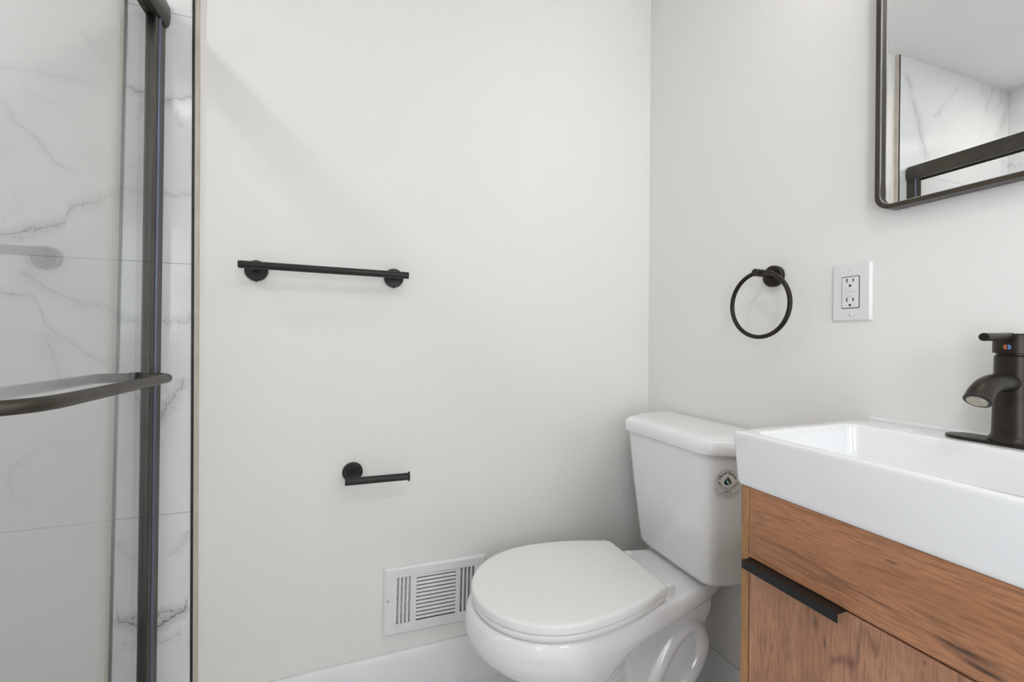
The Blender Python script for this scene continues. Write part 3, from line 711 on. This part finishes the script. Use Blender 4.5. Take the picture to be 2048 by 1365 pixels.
# ------------------------------------------------------------------ faucet
FX, FY, FZ = .9460, .3450, SZ1
t = thing('faucet', 'dark bronze single-lever faucet with a deck plate on the sink', 'faucet', (FX, FY, FZ))
def capsule(a, rad, z, n=16):
    P = []
    for i in range(n+1): q = math.pi*i/n; P.append((FX-rad*math.cos(q), FY+a+rad*math.sin(q), z))
    for i in range(n+1): q = math.pi*i/n; P.append((FX+rad*math.cos(q), FY-a-rad*math.sin(q), z))
    return P
bm = BM(); loft(bm, [capsule(.053, .0265, FZ+.0001), capsule(.053, .027, FZ+.0025), capsule(.053, .0262, FZ+.0045), capsule(.053, .024, FZ+.0052)]); obj('deck_plate', bm, BRONZE, t, smooth=40)
bm = BM(); lathe(bm, (FX, FY, FZ+.0050), (0, 0, 1), [(0, .0290), (.003, .0295), (.006, .0280), (.0085, .0258), (.013, .0248), (.060, .0238), (.128, .0228), (.131, .0222), (.1325, .0205), (.136, .0205)], 48); bd = obj('body', bm, BRONZE, t, smooth=35)
bm = BM(); lathe(bm, (FX, FY, FZ+.1405), (0, 0, 1), [(0, .0235), (.0005, .0245), (.0280, .0242), (.0295, .0230), (.0300, 0)], 48); cp = obj('cap', bm, BRONZE, t, smooth=35)
bm = BM(); lv = [(FX-.016, FY, FZ+.1655), (FX-.040, FY, FZ+.1650), (FX-.082, FY, FZ+.1645), (FX-.0885, FY, FZ+.1645)]
loft(bm, [circ(p, (-1, 0, 0), rr, 28) for p, rr in zip(lv, (.0062, .0060, .0058, .0058))]); obj('lever', bm, BRONZE, t, smooth=35)
for m_, s in ((RED, 1), (BLUE, -1)):
    bm = BM(); c = Vector((FX-.0244, FY, FZ+.150)); P0 = []
    for i in range(13):
        a = math.pi*i/12; P0.append(c+Vector((0, s*(.0006+.0036*math.sin(a)), .0038*math.cos(a))))
    loft(bm, [P0, [p+Vector((-.0010, 0, 0)) for p in P0]]); obj('temperature_mark', bm, m_, cp)
sp = [(FX-.012, FY, .9750), (FX-.040, FY, .9765), (FX-.062, FY, .9760), (FX-.080, FY, .9715), (FX-.094, FY, .9630), (FX-.104, FY, .9520)]
sp = catmull(sp, 8); nn = len(sp)
bm = BM(); tube(bm, sp, [.0132+.0022*(i/nn)**2 for i in range(nn)], 32, up=(0, 1, 0)); so = obj('spout', bm, BRONZE, t, smooth=60)
e = sp[-1]; dr_ = (sp[-1]-sp[-2]).normalized()
bm = BM(); lathe(bm, e-dr_*.003, dr_, [(0, .0152), (.003, .0152), (.0034, .0140), (.0034, .0118), (.0012, .0116), (.0012, 0)], 40); ae = obj('outlet_ring', bm, BLACK, so, smooth=35)
bm = BM(); lathe(bm, e-dr_*.0005, dr_, [(0, .0113), (.0018, .0113), (.0022, .0105), (.0016, .0092), (.0022, .0080), (.0016, .0068), (.0022, .0056), (.0016, .0044), (.0022, .0032), (.0018, .0018), (.0022, 0)], 40); obj('aerator', bm, HEADM, so, smooth=35)

# ------------------------------------------------------------------ lamps
def disc_lamp(label, x, y, strength, col=(1, .975, .93)):
    t = thing('ceiling_light', label, 'ceiling light', (x, y, ZC))
    bm = BM(); lathe(bm, (x, y, ZC-.0005), (0, 0, -1), [(0, .092), (.006, .092), (.010, .082), (.010, .0765), (.0055, .0765)], 48); obj('lamp_rim', bm, TRIM, t, smooth=35)
    bm = BM(); lathe(bm, (x, y, ZC-.003), (0, 0, -1), [(0, .075), (.005, .075)], 48); obj('diffuser', bm, emis('lamp '+label[:5], col, strength), t)
disc_lamp('round flush ceiling light over the middle of the room', .04, -.45, ROOM_LAMP)
disc_lamp('round flush ceiling light over the shower pan', -.95, .70, SHOWER_LAMP)
t = thing('vanity_light', 'dark bar wall light with frosted globes above the mirror', 'wall light', (XW, .345, 2.06))
bm = BM(); yz_prism(bm, .20, .49, 2.03, 2.09, .01, XW-.0005, XW-.022, .002); obj('back_plate', bm, FRAMEM, t, smooth=30)
GL = emis('lamp globe', (1, .96, .90), VANITY_LAMP)
for y in (.245, .445):
    bm = BM(); cyl(bm, (XW-.02, y, 2.06), (XW-.085, y, 2.06), .008, 16); obj('lamp_arm', bm, FRAMEM, t, smooth=35)
    bm = BM(); lathe(bm, (XW-.090, y, 2.045), (0, 0, -1), [(0, .02), (.01, .032), (.03, .042), (.055, .045), (.08, .040), (.10, .026), (.108, 0)], 32); obj('lamp_globe', bm, GL, t, smooth=60)
